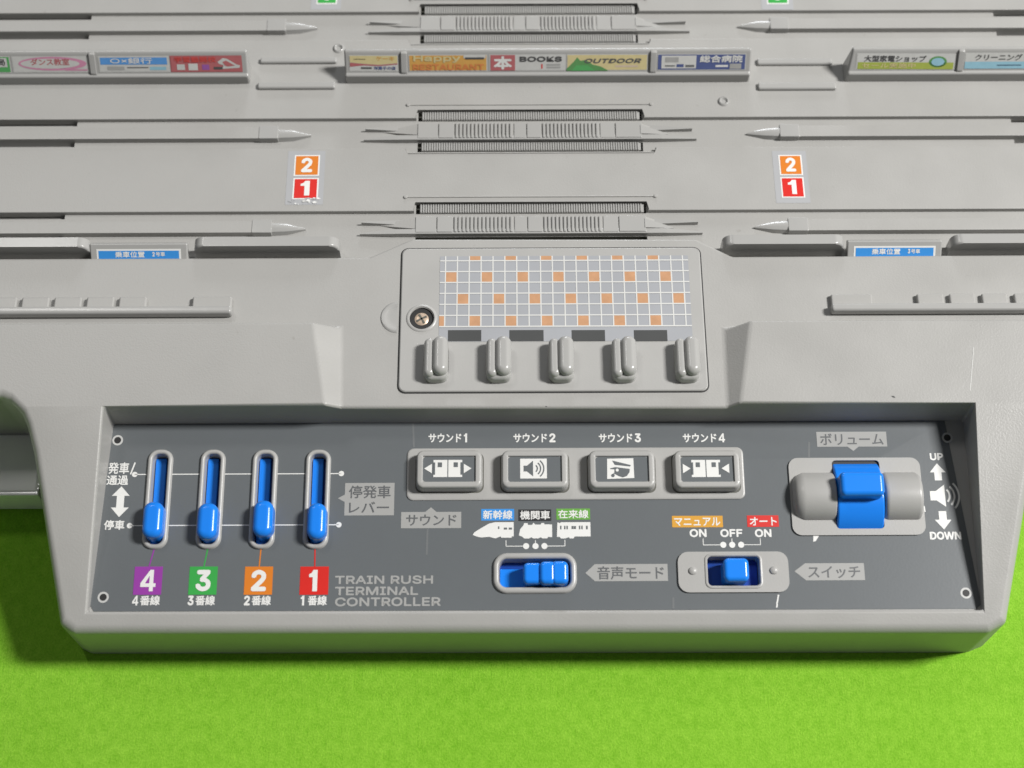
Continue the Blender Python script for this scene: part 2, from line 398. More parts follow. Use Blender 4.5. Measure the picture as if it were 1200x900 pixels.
# platform plates between the tracks (front edge notched round each comb)
NX = (COMB_X[0]-0.4, COMB_X[2]+0.4)
STEP = 48.91-AX[2]; NOT_ = CU[1]+0.25
LOW = 65.52-AX[1]
for i, ax in enumerate(AX):
    top = Y1 if i == 0 else AX[i-1]+LOW
    pts = [(XL, ax+STEP), (NX[0], ax+STEP), (NX[0], ax+NOT_), (NX[1], ax+NOT_), (NX[1], ax+STEP), (XR, ax+STEP), (XR, top), (XL, top)]
    if i: pts[6:] = [(XR, top+2.0), (NX[1]+2.6, top+2.0), (NX[1]+2.6, top), (NX[0]-2.4, top), (NX[0]-2.4, top+2.0), (XL, top+2.0)]
    bed.add(prism(pts, ZB-0.3, ZP, 0.28, 2), 'grey')
    for (yy, x0, x1) in ((ax+NOT_+1.15, NX[0]-2.2, NX[1]+2.0), (ax+LOW+0.35, NX[0]-1.9, NX[1]+2.2)):
        if yy > Y0+8:
            bed.add(box(x0, yy-0.16, ZB, x1, yy+0.16, ZP+0.28, 0.12), 'grey')
            for x in ((x0, x1) if yy > ax else ()): bed.add(lathe(x, yy, [(0.5, ZB), (0.5, ZP+0.25), (0.35, ZP+0.4)], 12), 'grey')
bed.build('track_deck', toy, 40)

# ---- tracks: pointed guide rails, centre rail with forks, toothed strips
LTIP, RTIP = -50.3, 61.1
def needle(sx, ax):
    tip = LTIP if sx < 0 else RTIP
    g = MB(); d = -sx
    X = lambda t: tip+sx*t          # t mm away from the tip
    far = XL if sx < 0 else XR
    a, b = sorted((X(11.6), far))
    g.add(box(a, ax-1.2, ZB-0.2, b, ax+2.1, ZB+1.75, 0.2, 2), 'grey')
    a, b = sorted((X(8.2), X(13.2)))
    g.add(box(a, ax-1.35, ZB-0.1, b, ax+2.5, ZB+1.95, 0.3, 2), 'gloss')
    ring = lambda t, hw, h: [(X(t), ax+.5-hw, ZB-0.1), (X(t), ax+.5+hw, ZB-0.1), (X(t), ax+.5+hw*0.75, ZB+h*0.75), (X(t), ax+.5+hw*0.25, ZB+h), (X(t), ax+.5-hw*0.25, ZB+h), (X(t), ax+.5-hw*0.75, ZB+h*0.75)]
    vs = ring(8.4, 1.75, 1.8)+ring(4.6, 1.5, 1.7)+ring(0.0, 0.2, 0.7)
    fs = [[k*6+i, k*6+(i+1) % 6, k*6+6+(i+1) % 6, k*6+6+i] for k in range(2) for i in range(6)]+[[12, 13, 14, 15, 16, 17]]
    if sx > 0: fs = [f[::-1] for f in fs]
    g.add((vs, [f[::-1] for f in fs]), 'gloss')
    return g
bx0, bx1 = -22.97, 34.12
for ti, ax in enumerate(AX):
    tr = MB()
    # centre rail: flat blocks and two fields of fine ridges
    zt = ZB+1.75
    lo, hi = ax-1.1, ax+3.2
    tr.add(box(bx0, lo, ZB-0.2, bx1, hi, zt-0.35, 0.12), 'grey')
    W_ = bx1-bx0
    for a, b, h in ((0.0, 0.09, 0.12), (0.094, 0.16, 0.22), (0.43, 0.484, 0.12), (0.488, 0.55, 0.22), (0.815, 0.88, 0.12), (0.884, 1.0, 0.22)):
        tr.add(box(bx0+W_*a, lo-0.12, ZB, bx0+W_*b, hi+0.08, zt-0.2+h, 0.14, 2), 'gloss')
    for a, b in ((0.165, 0.425), (0.555, 0.81)):
        n = 15
        for k in range(n):
            x = bx0+W_*(a+(b-a)*(k+0.5)/n)
            tr.add(box(x-0.3, lo-0.1, ZB, x+0.3, hi+0.05, zt+0.1, 0.14, 2), 'gloss')
    o = tr.build('track', toy, 40)
    def spike(x0, y0a, y0b, x1, y1, h0, h1):
        vs = [(x0, y0a, ZB-.1), (x0, y0b, ZB-.1), (x0, y0b, ZB+h0), (x0, y0a, ZB+h0), (x1, y1-.14, ZB-.1), (x1, y1+.14, ZB-.1), (x1, y1+.14, ZB+h1), (x1, y1-.14, ZB+h1)]
        fs = [[0, 1, 2, 3], [4, 7, 6, 5], [3, 2, 6, 7], [0, 3, 7, 4], [1, 5, 6, 2]]
        return (vs, fs if x1 < x0 else [f[::-1] for f in fs])
    fk = MB()
    fk.add(spike(bx0+.3, ax+1.5, ax+3.3, bx0-13.5, ax+1.9, 0.2, 1.35), 'gloss')
    fk.add(spike(bx1-.3, ax+1.4, ax+3.3, bx1+13.0, ax+1.7, 0.6, 1.35), 'gloss')
    fk.add(spike(bx1-.3, ax-0.2, ax+2.4, bx1+6.8, ax+0.2, 1.9, 0.9), 'gloss')
    fk.add(box(bx0-5.2, ax-1.6, ZB-.1, bx1+5.2, ax-0.2, ZB+1.52, 0.12), 'gloss')
    fk.add(spike(bx0-5, ax-1.6, ax-0.2, bx0-13.8, ax-1.2, 1.5, 1.0), 'gloss')
    fk.add(spike(bx1+5, ax-1.6, ax-0.2, bx1+14, ax-1.2, 1.5, 1.0), 'gloss')
    fk.add(spike(bx0+.2, ax-.15, ax+3.25, bx0-9, ax+1.7, 1.46, .08), 'grey')
    fk.add(spike(bx1-.2, ax-.15, ax+3.25, bx1+5, ax+1.9, 1.3, .08), 'grey')
    fk.build('fork_rail', o)
    for s in (-1, 1): needle(s, ax).build('guide_rail', o)
    for c in (CU, CL):
        if c is CL and ti == 2: continue
        cb = MB(); n = 90
        cb.add(box(COMB_X[0]+1.0, ax+c[0]+.1, ZB-1.9, COMB_X[2]-.6, ax+c[1]-.45, ZB+.5), 'gloss')
        for k in range(n):
            x = COMB_X[0]+1.0+(COMB_X[2]-COMB_X[0]-2.0)*(k+0.5)/n
            cb.add(box(x-0.22, ax+c[0]+0.05, ZB-1.0, x+0.19, ax+c[1]-0.3, ZB+0.8, 0.1, 1), 'gloss')
        cb.build('toothed_strip', o)

# ---- advert boards: a bar with a tilted face
yb0 = 87.45; 
def board(x0, x1, splits, slant0=0.0, slant1=0.0):
    """cross-section: lip, tilted face, rounded top; returns the face frame"""
    prof = [(0, ZP-.1), (0, ZP+2.7), (0.12, ZP+3.05), (0.45, ZP+3.2), (0.8, ZP+3.25), (1.0, ZP+3.35), (3.9, ZP+7.3), (4.15, ZP+7.75), (4.6, ZP+7.95), (5.1, ZP+7.75), (5.3, ZP+7.3), (5.5, ZP-.1)]
    b = MB(); n = len(prof); vs = []
    for k, (x, sl) in enumerate(((x0, slant0), (x1, slant1))):
        for j, (yy, zz) in enumerate(prof):
            f = (zz-ZP)/7.8
            vs.append((x+sl*f, yb0+yy, zz))
    # rounded ends: an inner ring of the same profile set in slightly
    fs = [[j, n+j, n+(j+1) % n, (j+1) % n] for j in range(n)]
    bm = bmesh.new(); bv = [bm.verts.new(p) for p in vs]
    for f in fs: bm.faces.new([bv[i] for i in f])
    e0 = bm.faces.new(bv[:n][::-1] if False else bv[:n]); e1 = bm.faces.new(bv[n:][::-1])
    bmesh.ops.recalc_face_normals(bm, faces=bm.faces[:])
    es = list({e for f in (e0, e1) for e in f.edges})
    bmesh.ops.bevel(bm, geom=es, offset=0.55, segments=3, profile=0.5, affect='EDGES', clamp_overlap=True)
    b.add(from_bm(bm), 'gloss')
    for s in splits:                                   # upright ribs between the adverts
        b.add(box(s-0.75, yb0+0.75, ZP+2.9, s+0.75, yb0+4.4, ZP+3.3, 0.2), 'gloss')
        vs2 = []
        for dx in (-0.8, 0.8):
            for yy, zz in ((0.5, ZP+3.1), (0.6, ZP+3.75), (3.55, ZP+7.85), (4.3, ZP+7.9)): vs2.append((s+dx, yb0+yy, zz))
        bm = bmesh.new(); bv = [bm.verts.new(p) for p in vs2]
        for f in ([0, 3, 2, 1], [4, 5, 6, 7], [0, 1, 5, 4], [1, 2, 6, 5], [2, 3, 7, 6], [3, 0, 4, 7]): bm.faces.new([bv[i] for i in f])
        bmesh.ops.recalc_face_normals(bm, faces=bm.faces[:])
        bmesh.ops.bevel(bm, geom=bm.edges[:], offset=0.28, segments=2, profile=0.5, affect='EDGES', clamp_overlap=True)
        b.add(from_bm(bm), 'gloss')
    return b.build('advert_board', toy, 50)
FT = math.atan2(3.95, 2.9)
FACE = Matrix(((1, 0, 0, 0), (0, math.cos(FT), -math.sin(FT), yb0+1.0), (0, math.sin(FT), math.cos(FT), ZP+3.35), (0, 0, 0, 1)))
FH = math.hypot(2.9, 3.95)        # height of the tilted face
def ax_(px): return px
z1, z2, z3, z4 = 0.05, 0.09, 0.13, 0.17
def glare_washed(m):  # glare put into the colour: advert inks mixed toward grey
    if m+'_glare' not in M:
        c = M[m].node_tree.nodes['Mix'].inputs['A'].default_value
        M[m+'_glare'] = mat(M[m].name+'_glare', tuple(v*.80+g*.20 for v, g in zip(c[:3], (.33, .33, .32))), 0.24, 0.05, 700)
    return m+'_glare'
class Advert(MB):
    def add(s, shape, m, X=None): return MB.add(s, shape, glare_washed(m), X)
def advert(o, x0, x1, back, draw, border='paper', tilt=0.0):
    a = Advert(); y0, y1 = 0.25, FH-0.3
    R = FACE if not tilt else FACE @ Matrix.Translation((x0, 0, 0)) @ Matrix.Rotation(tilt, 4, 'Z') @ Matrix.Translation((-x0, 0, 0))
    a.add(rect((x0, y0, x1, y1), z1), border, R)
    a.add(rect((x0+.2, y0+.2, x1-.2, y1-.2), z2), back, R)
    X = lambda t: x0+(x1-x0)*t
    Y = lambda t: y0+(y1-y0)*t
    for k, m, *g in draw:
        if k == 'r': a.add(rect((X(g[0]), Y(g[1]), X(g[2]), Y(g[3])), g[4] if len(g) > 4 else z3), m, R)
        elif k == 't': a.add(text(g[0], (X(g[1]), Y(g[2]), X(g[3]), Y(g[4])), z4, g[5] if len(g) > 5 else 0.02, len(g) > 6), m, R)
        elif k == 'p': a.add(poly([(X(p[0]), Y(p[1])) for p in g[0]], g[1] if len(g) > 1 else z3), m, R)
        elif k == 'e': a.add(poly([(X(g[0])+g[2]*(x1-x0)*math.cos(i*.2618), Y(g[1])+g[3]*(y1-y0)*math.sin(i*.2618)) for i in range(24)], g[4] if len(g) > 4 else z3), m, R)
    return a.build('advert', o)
# left board
bL = board(XL, -66.74, [-106.47])
bM = board(-41.93, 62.61, [-26.60, 37.43])
bR = board(87.20, XR, [116.42], slant0=1.2)
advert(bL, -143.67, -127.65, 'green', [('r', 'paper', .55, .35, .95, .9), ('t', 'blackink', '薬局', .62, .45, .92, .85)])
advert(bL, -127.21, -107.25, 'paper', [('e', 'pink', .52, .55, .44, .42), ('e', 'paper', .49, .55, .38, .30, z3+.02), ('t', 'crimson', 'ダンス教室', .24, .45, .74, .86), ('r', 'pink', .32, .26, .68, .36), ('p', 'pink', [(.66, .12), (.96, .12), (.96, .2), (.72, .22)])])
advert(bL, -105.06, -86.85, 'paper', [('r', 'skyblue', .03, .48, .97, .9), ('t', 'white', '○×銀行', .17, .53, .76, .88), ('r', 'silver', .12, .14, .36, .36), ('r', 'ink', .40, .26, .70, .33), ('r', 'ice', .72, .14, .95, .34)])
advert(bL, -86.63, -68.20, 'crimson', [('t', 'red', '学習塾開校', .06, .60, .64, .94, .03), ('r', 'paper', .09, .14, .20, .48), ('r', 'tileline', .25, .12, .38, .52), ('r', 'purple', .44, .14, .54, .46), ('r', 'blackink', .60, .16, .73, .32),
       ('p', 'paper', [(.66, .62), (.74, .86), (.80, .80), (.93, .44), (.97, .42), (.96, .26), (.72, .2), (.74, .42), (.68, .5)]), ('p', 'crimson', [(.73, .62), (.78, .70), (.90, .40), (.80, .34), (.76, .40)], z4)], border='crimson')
# middle board
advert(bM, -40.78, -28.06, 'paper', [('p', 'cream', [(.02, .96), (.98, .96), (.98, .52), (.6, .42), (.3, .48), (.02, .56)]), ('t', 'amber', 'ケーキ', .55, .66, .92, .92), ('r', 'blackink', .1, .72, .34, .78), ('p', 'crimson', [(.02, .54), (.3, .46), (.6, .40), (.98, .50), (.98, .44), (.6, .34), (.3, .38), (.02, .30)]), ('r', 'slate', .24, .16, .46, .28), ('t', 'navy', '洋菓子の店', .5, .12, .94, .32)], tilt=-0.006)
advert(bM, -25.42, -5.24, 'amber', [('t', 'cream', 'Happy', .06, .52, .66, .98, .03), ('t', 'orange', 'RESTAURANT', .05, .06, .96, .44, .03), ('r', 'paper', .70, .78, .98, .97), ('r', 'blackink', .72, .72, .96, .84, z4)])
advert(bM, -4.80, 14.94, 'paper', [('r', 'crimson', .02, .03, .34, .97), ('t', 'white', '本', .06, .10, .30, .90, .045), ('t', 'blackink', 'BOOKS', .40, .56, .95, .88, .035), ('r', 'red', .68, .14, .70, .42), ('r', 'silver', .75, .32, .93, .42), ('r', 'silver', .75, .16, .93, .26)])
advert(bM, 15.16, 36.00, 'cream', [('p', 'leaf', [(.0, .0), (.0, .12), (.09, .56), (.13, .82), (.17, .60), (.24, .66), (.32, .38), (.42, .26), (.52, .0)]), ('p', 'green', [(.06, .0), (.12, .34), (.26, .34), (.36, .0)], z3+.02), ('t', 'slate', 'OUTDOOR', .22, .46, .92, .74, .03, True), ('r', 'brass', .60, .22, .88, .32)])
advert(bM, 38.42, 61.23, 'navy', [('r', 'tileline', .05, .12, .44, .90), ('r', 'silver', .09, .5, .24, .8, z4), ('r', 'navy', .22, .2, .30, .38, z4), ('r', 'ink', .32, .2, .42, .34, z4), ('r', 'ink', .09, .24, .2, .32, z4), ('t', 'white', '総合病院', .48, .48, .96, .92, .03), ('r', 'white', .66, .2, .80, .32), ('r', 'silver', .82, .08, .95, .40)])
# right board
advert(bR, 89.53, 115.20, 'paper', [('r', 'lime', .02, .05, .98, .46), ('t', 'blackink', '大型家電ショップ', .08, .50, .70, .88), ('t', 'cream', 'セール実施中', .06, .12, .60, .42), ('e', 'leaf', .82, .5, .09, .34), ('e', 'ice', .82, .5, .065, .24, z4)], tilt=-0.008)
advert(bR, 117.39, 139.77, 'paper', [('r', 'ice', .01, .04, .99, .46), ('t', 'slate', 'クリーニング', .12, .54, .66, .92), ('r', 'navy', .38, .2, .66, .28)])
# ---- low ribs and screw bosses on the platform plates
for b in ((-64.51,93.54,-44.48,95.17), (-64.68,85.48,-44.59,87.35), (64.99,92.41,84.57,94.31), (64.68,84.62,84.98,86.75)):
    part('platform_rib', toy, box(b[0], b[1], ZP-.2, b[2], b[3], ZP+1.0, 0.5, 3), 'gloss')
for c in ((55.64,81.34), (-44.26,98.50)):
    part('pin_boss', toy, lathe(c[0], c[1], [(1.55, ZP-.05), (1.35, ZP+.35), (1.05, ZP+.5), (0.75, ZP+.3), (0.6, ZP+.05)], 24), 'gloss')

# ---- platform number stickers
def sign(x0, y0, x1, y1, skew, torn=False, nums=(('orange', '2'), ('red', '1'))):
    s = MB(); h = y1-y0; z = ZP+.04
    X = lambda t, v: x0+(x1-x0)*t
    s.add(rect((x0, y0, x1, y1), z), 'film')
    for (m, t), (a, b) in zip(nums, ((.53, .92), (.10, .49))):
        s.add(rect((X(.18, 0), y0+h*a, X(.86, 0), y0+h*b), z+.04), 'white')
        s.add(rect((X(.22, 0), y0+h*(a+.02), X(.82, 0), y0+h*(b-.02)), z+.08), m)
        s.add(numeral(t, (X(.37, 0), y0+h*(a+.065), X(.67, 0), y0+h*(b-.055)), z+.12), 'white')
    if torn:
        for k in range(16):
            cx = random.uniform(.08, .9); cy = random.uniform(.0, .13); r = random.uniform(.2, .6)
            s.add(poly([(X(cx, 0)+r*random.uniform(.6, 1.5)*math.cos(a), y0+h*cy+r*random.uniform(.3, .9)*math.sin(a)) for a in (0, .9, 1.9, 2.9, 4, 5.2)], z+.14+k*.004), random.choice(['white', 'paper', 'film']))
    s.build('platform_number_sign', toy)
sign(*(-55.69,50.82,-46.25,66.71), 0, True)
sign(*(66.91,50.76,75.50,66.15), 0)
sign(*(-52.26,111.15,-44.25,129.33), 0, False, (('purple', '4'), ('green', '3')))
sign(*(67.59,110.60,76.05,128.78), 0, False, (('purple', '4'), ('green', '3')))

# ---- fence bars and boarding stickers behind the front deck
fy = 34.40+1.6
ztop = ZC+2.6
for a, b in ((XL, -102.08), (-76.60, -41.18), (52.25, 81.88), (107.98, XR)):
    part('platform_fence', toy, prism(rrect(a, ZB-3, b, ztop, 2.6, 8), -fy-2.6, -fy, 0.55, 3), 'gloss', Matrix(((1, 0, 0, 0), (0, 0, -1, 0), (0, 1, 0, 0), (0, 0, 0, 1))), 50)
for a, b, t in ((-100.46, -79.86, '2号車'), (84.31, 104.29, '3号車')):
    t0 = math.radians(38)                                # the block leans back, so its face looks up
    X = Matrix(((1, 0, 0, 0), (0, math.cos(t0), -math.sin(t0), fy-.8), (0, math.sin(t0), math.cos(t0), ZC-.6), (0, 0, 0, 1)))
    o = part('sticker_block', toy, box(a-1.6, -3.0, -2.0, b+1.6, 3.0, -.02, 0.4, 3), 'gloss', X)
    s = MB(); z0, z1_ = -2.4, 1.7
    s.add(rect((a, z0, b, z1_), .04), 'white', X); s.add(rect((a+.5, z0, b-.5, z1_-.45), .08), 'skyblue', X)
    w = b-a
    s.add(numeral(t[0], (a+w*.66, z1_-1.85, a+w*.69, z1_-.75), .12), 'white', X)
    s.add(text('乗車位置', (a+w*.22, z1_-2.1, a+w*.57, z1_-.6), .12, .02), 'white', X); s.add(text(t[1:], (a+w*.70, z1_-1.85, a+w*.81, z1_-.75), .12, .02), 'white', X)
    s.build('boarding_sticker', o)

# ---- ledges with small tabs
def ledge(xa, xb, tabs):
    b = MB(); y0 = 17.79; y1 = 19.85
    b.add(box(xa, y0, ZC-.1, xb, y1, ZC+2.6, 0.7, 4), 'gloss')
    o = b.build('ledge', toy, 50)
    yt = 23.40
    for a, c in tabs:
        part('ledge_tab', o, box(a, y1-.8, ZC-.1, c, yt-.4, ZC+1.35, 0.55, 3), 'grey')
ledge(XL, -65.92, [(-132.97, -125.82), (-124.60, -117.65), (-116.63, -109.89), (-108.87, -102.13), (-101.11, -94.37), (-93.35, -86.61), (-75.78, -66.18)])
ledge(76.88, XR, [(77.20, 87.21), (97.83, 104.37), (105.60, 111.93), (113.36, 119.69), (121.12, 127.45), (128.88, 135.21)])

# ---- scuffs on the right arm
for p, q_, w in (((109.10,7.53,34.16), (107.03,-3.47,33.65), .10), ((88.89,-4.67,33.60), (89.25,-5.10,33.58), .3), ((115.98,-12.85,31.81), (114.20,-23.30,28.87), .09), ((8.57,-6.86,33.49), (8.57,-7.05,33.44), .2)):
    if p[2] > 32: part('scuff', toy, ([(p[0]-w, p[1], p[2]+.04), (q_[0]-w, q_[1], q_[2]+.04), (q_[0]+w, q_[1], q_[2]+.04), (p[0]+w, p[1], p[2]+.04)], [[0, 1, 2, 3]]), 'paper' if w < .2 else 'slate')
# ---- battery cover
b = (-25.90,-2.12,46.63,36.39)
gap = part('cover_gap', toy, sheet(ZC+.06, rrect(b[0]-.3, b[1]-.3, b[2]+.3, b[3]+.3, 1.9)), 'black')
cv = MB(); hx, hy = (-20.79,17.17)
outer = rrect(b[0], b[1], b[2], b[3], 1.6); zc = ZC+0.5
hole = circle(hx, hy, 2.9, 32)
cv.add(sheet(zc, rrect(b[0]+.3, b[1]+.3, b[2]-.3, b[3]-.3, 1.4), hole), 'plate')
cv.add(sweep(b[0], b[1], b[2], b[3], 1.6, [(0, ZC), (0, zc-.25), (.1, zc-.08), (.3, zc)], n=5), 'plate')
n = 32
cv.add(([(p[0], p[1], zc) for p in hole]+[(p[0], p[1], zc-3) for p in hole], [[i, (i+1) % n, n+(i+1) % n, n+i] for i in range(n)]), 'plate')
cv.add(lathe(hx, hy, [(3.9, zc-.02), (3.6, zc+.18), (3.1, zc+.2), (2.88, zc-.05)], 32), 'plate') if False else None
ringv = []
for r, z in ((3.75, zc-.02), (3.55, zc+.22), (3.1, zc+.24), (2.88, zc-.1)):
    ringv += [(hx+r*math.cos(2*math.pi*i/n), hy+r*math.sin(2*math.pi*i/n), z) for i in range(n)]
cv.add((ringv, [[k*n+i, k*n+(i+1) % n, (k+1)*n+(i+1) % n, (k+1)*n+i] for k in range(3) for i in range(n)]), 'plate')
cov = cv.build('battery_cover', toy, 50)
sc = MB()
sc.add(lathe(hx, hy, [(2.85, zc-2.2), (2.85, zc-2.1)], 28), 'black')
sc.add(lathe(hx, hy, [(2.5, zc-2.1), (2.5, zc-1.2), (2.3, zc-.75), (1.5, zc-.35), (.6, zc-.2)], 28), 'brass')
for a in (0.5, 0.5+math.pi/2):
    R = Matrix.Translation((hx, hy, 0)) @ Matrix.Rotation(a, 4, 'Z')
    sc.add(box(-1.35, -.26, zc-1.2, 1.35, .26, zc-.17, .05), 'dark', R)
sc.build('screw', cov)
# thumb notch beside the cover
nt_ = MB(); nx, ny = (-26.34,17.68)
vs = []; fs = []
for j, (r, z) in enumerate(((4.2, .03), (3.9, .32), (3.4, .38), (2.9, .1), (1.6, .05), (0.1, .05))):
    for i in range(17):
        t = math.radians(90+180*i/16); vs.append((nx-.35+r*.95*math.cos(t), ny+r*math.sin(t), ZC+z))
for j in range(5):
    for i in range(16): fs.append([j*17+i, j*17+i+1, (j+1)*17+i+1, (j+1)*17+i])
nt_.add((vs, fs), 'gloss'); nt_.build('thumb_notch', toy)
# tile sticker
ts = MB(); z = zc+.05
q = (-16.60,10.87,43.63,34.06); ts.add(rect((q[0], (-16.45,10.87,43.13,14.50)[1], q[2], q[3]), z), 'tilegrey')
g0x, px = -15.26, (42.26--15.26)/20
gy1, gy0 = 32.76, 14.85; py_ = (gy1-gy0)/6
for k in range(21):
    x = g0x+k*px; ts.add(rect((x-.16, gy0, x+.16, q[3]), z+.06), 'tileline')
for k in range(7):
    y = gy0+k*py_; ts.add(rect((q[0], y-.16, q[2], y+.16), z+.08), 'tileline')
for row, c0 in ((-1, 2), (1, 0), (3, 1), (5, 2)):
    for c in range(c0-3, 20, 3):
        x0 = max(g0x+c*px+.16, q[0]); x1 = min(g0x+(c+1)*px-.16, q[2]); y1 = min(gy1-row*py_-.16, q[3]); y0 = gy1-(row+1)*py_+.16
        if x1-x0 > .3 and (row > 0 or c >= 0): ts.add(rect((x0, y0, x1, y1), z+.04), 'peach')
for b in ((-14.42,10.97,-6.52,13.92), (0.16,10.91,8.27,13.86), (14.95,10.84,22.85,13.79), (29.74,10.77,37.64,13.72)):
    ts.add(rect(b, z+.05), 'slate')
ts.build('tile_sticker', cov)
# five hooks
for b in ((-19.89,0.91,-14.28,10.48), (-5.27,0.84,0.54,10.41), (9.35,0.77,15.16,10.35), (24.17,0.70,29.78,10.28), (39.00,0.64,44.60,10.21)):
    h = MB(); w = b[2]-b[0]
    h.add(sweep(b[0]-.1, b[1]-.9, b[2]+.1, b[3]-.2, 1.9, dome(zc-.1, zc+2.6, 1.0), True), 'gloss')
    h.add(sweep(b[0], b[1]-.4, b[0]+w*.46, b[3]-.1, 1.3, dome(zc, zc+3.6, 1.1), True), 'gloss')
    h.add(sweep(b[0]+w*.36, b[1]-.2, b[2]+.1, b[3]+.2, 1.9, dome(zc, zc+4.6, 1.5), True), 'gloss')
    h.build('hook', cov, 50)

# ------------------------------------------------------------------ control panel, in its own tilted frame
t_ = math.radians(5.2)
PM = Matrix(((1, 0, 0, 0), (0, math.cos(t_), -math.sin(t_), -51.36), (0, math.sin(t_), math.cos(t_), 18.9), (0, 0, 0, 1)))
# openings
LV = [(-84.96,14.68,-78.99,38.80), (-72.63,14.63,-66.66,38.75), (-60.39,14.57,-54.32,38.69), (-47.85,14.52,-41.89,38.64)]
MS = (-3.89,3.92,15.40,13.49); PS = (38.61,4.01,63.98,13.49); PO = (45.38,5.50,57.33,12.38); VO = (65.52,17.30,96.39,35.97); VW = (75.71,18.82,86.87,35.34)
cp = MB()
outl = [(-95.51,46.07), (-95.77,2.00), (-94.66,0.33), (106.19,0.02), (107.47,1.09), (103.39,45.19)]
body_o = [(-97.26,47.57), (-97.12,-0.35), (108.81,-0.88), (108.25,47.09)]
holes = [rrect(v[0]+1, v[1]+1, v[2]-1, v[3]-1, 1.8) for v in LV]+[rrect(MS[0]+1.2, MS[1]+1.2, MS[2]-1.2, MS[3]-1.2, 2.0), rrect(PO[0]-.5, PO[1]-.5, PO[2]+.5, PO[3]+.5, 1.2), rrect(VW[0]-.5, VW[1]-.5, VW[2]+.5, VW[3]+.5, 1)]
cp.add(sheet(-0.15, body_o, *holes), 'plate', PM)
cp.add(sheet(0.0, outl, *holes), 'panel', PM)
panel = cp.build('control_panel', toy)
WALLS = 2
def label(name, *items):
    m = MB()
    for sh, c in items: m.add(sh, c, PM)
    return m.build(name, panel)
a1, a2, a3 = 0.05, 0.09, 0.13
# lever guide lines and direction marks
def dot(p, r, z=a1, m='white'): return (poly(circle(p[0], p[1], r, 18), z), m)
UY, LYY = (-63.41,32.74)[1], (-62.74,20.38)[1]
segs = []
edges = [(-87.83,32.96)[0]]
for v in LV: edges += [v[0]+.2, v[2]-.2]
edges.append((-39.39,32.53)[0])
for i in range(0, len(edges), 2): segs.append((rect((edges[i], UY-.12, edges[i+1], UY+.12), a1), 'white'))
edges[0] = (-88.08,20.59)[0]; edges[-1] = (-39.59,20.17)[0]
for i in range(0, len(edges), 2): segs.append((rect((edges[i], LYY-.12, edges[i+1], LYY+.12), a1), 'white'))
segs += [dot(((-87.83,32.96)[0], UY), .65), dot(((-39.39,32.53)[0], UY), .65), dot(((-88.08,20.59)[0], LYY), .65), dot(((-39.59,20.17)[0], LYY), .65)]
label('guide_lines', *segs)
label('direction_caption', (text('発車', (-94.14,32.87,-89.23,35.69), a1, .02), 'white'), (bar((-88.82,32.75), (-87.94,35.67), .35, a1), 'white'), (text('通過', (-94.30,30.17,-89.21,32.56), a1, .025), 'white'))
c = (-92.78,22.44,-88.60,29.85)
um, vm = (c[0]+c[2])/2, (c[1]+c[3])/2; hw = (c[2]-c[0])/2; hh = (c[3]-c[1])/2
label('direction_arrow', (poly([(um, vm+hh), (um-hw, vm+hh-2.3), (um-hw*.42, vm+hh-2.3), (um-hw*.42, vm-hh+2.3), (um-hw, vm-hh+2.3), (um, vm-hh), (um+hw, vm-hh+2.3), (um+hw*.42, vm-hh+2.3), (um+hw*.42, vm+hh-2.3), (um+hw, vm+hh-2.3)], a1), 'white'))
label('direction_caption', (text('停車', (-94.01,19.39,-89.26,21.73), a1, .025), 'white'))
for k, (m, q, tb) in enumerate((('purple', (-86.08,4.11,-79.63,10.68), (-86.11,1.65,-79.79,3.92)), ('green', (-73.47,4.06,-67.02,10.62), (-73.46,1.59,-67.24,3.86)), ('orange', (-60.77,4.00,-54.32,10.56), (-60.62,1.54,-54.49,3.80)), ('red', (-48.06,3.94,-41.51,10.51), (-47.78,1.48,-41.74,3.75)))):
    d = str(4-k); w = q[2]-q[0]; h = q[3]-q[1]; lx = (LV[k][0]+LV[k][2])/2
    tx = (.24, .78) if d != '1' else (.30, .66)
    label('number_label', (bar((lx, LV[k][1]), ((q[0]+q[2])/2, q[3]), .3, a1), m), (rect(q, a1+.01), m), (numeral(d, (q[0]+w*tx[0], q[1]+h*.12, q[0]+w*tx[1], q[1]+h*.88), a3), 'white'),
          (numeral(d, (tb[0], tb[1], tb[0]+(tb[2]-tb[0])*(.22 if d != '1' else .17), tb[3]), a1), 'white'), (text('番線', (tb[0]+(tb[2]-tb[0])*.28, tb[1], tb[2], tb[3]), a1, .025), 'white'))
for p in ((-92.49,41.17), (-92.79,3.57), (104.23,3.67), (103.58,40.94)):
    label('rivet_ring', (poly(circle(p[0], p[1], 1.28, 24), a1), 'ringgrey'), (poly(circle(p[0], p[1], .82, 20), a2), 'black'))
label('title_lettering', (text('TRAIN RUSH', (-40.05,6.35,-17.57,8.34), a1, .025), 'silver'), (text('TERMINAL', (-39.97,3.78,-20.95,5.76), a1, .025), 'silver'), (text('CONTROLLER', (-39.88,1.21,-15.76,3.28), a1, .025), 'silver'))
def tag(box_, tip, txts, side):
    x0, y0, x1, y1 = box_; my = (y0+y1)/2
    if side == 'left_full': pts = [(x0, y1), tip, (x0, y0), (x1, y0), (x1, y1)]
    elif side == 'left': pts = [(x0, y1), (x0, tip[1]+.9), tip, (x0, tip[1]-.9), (x0, y0), (x1, y0), (x1, y1)]
    elif side == 'up': pts = [(x0, y1), (x0, y0), (x1, y0), (x1, y1), (tip[0]+1.3, y1), tip, (tip[0]-1.3, y1)]
    else: pts = [(x0, y1), (x0, y0), (tip[0]-1.3, y0), tip, (tip[0]+1.3, y0), (x1, y0), (x1, y1)]
    label('name_tag', (poly(pts, a1), 'silver'), *[(text(s, q, a2, .012), 'ink') for s, q in txts])
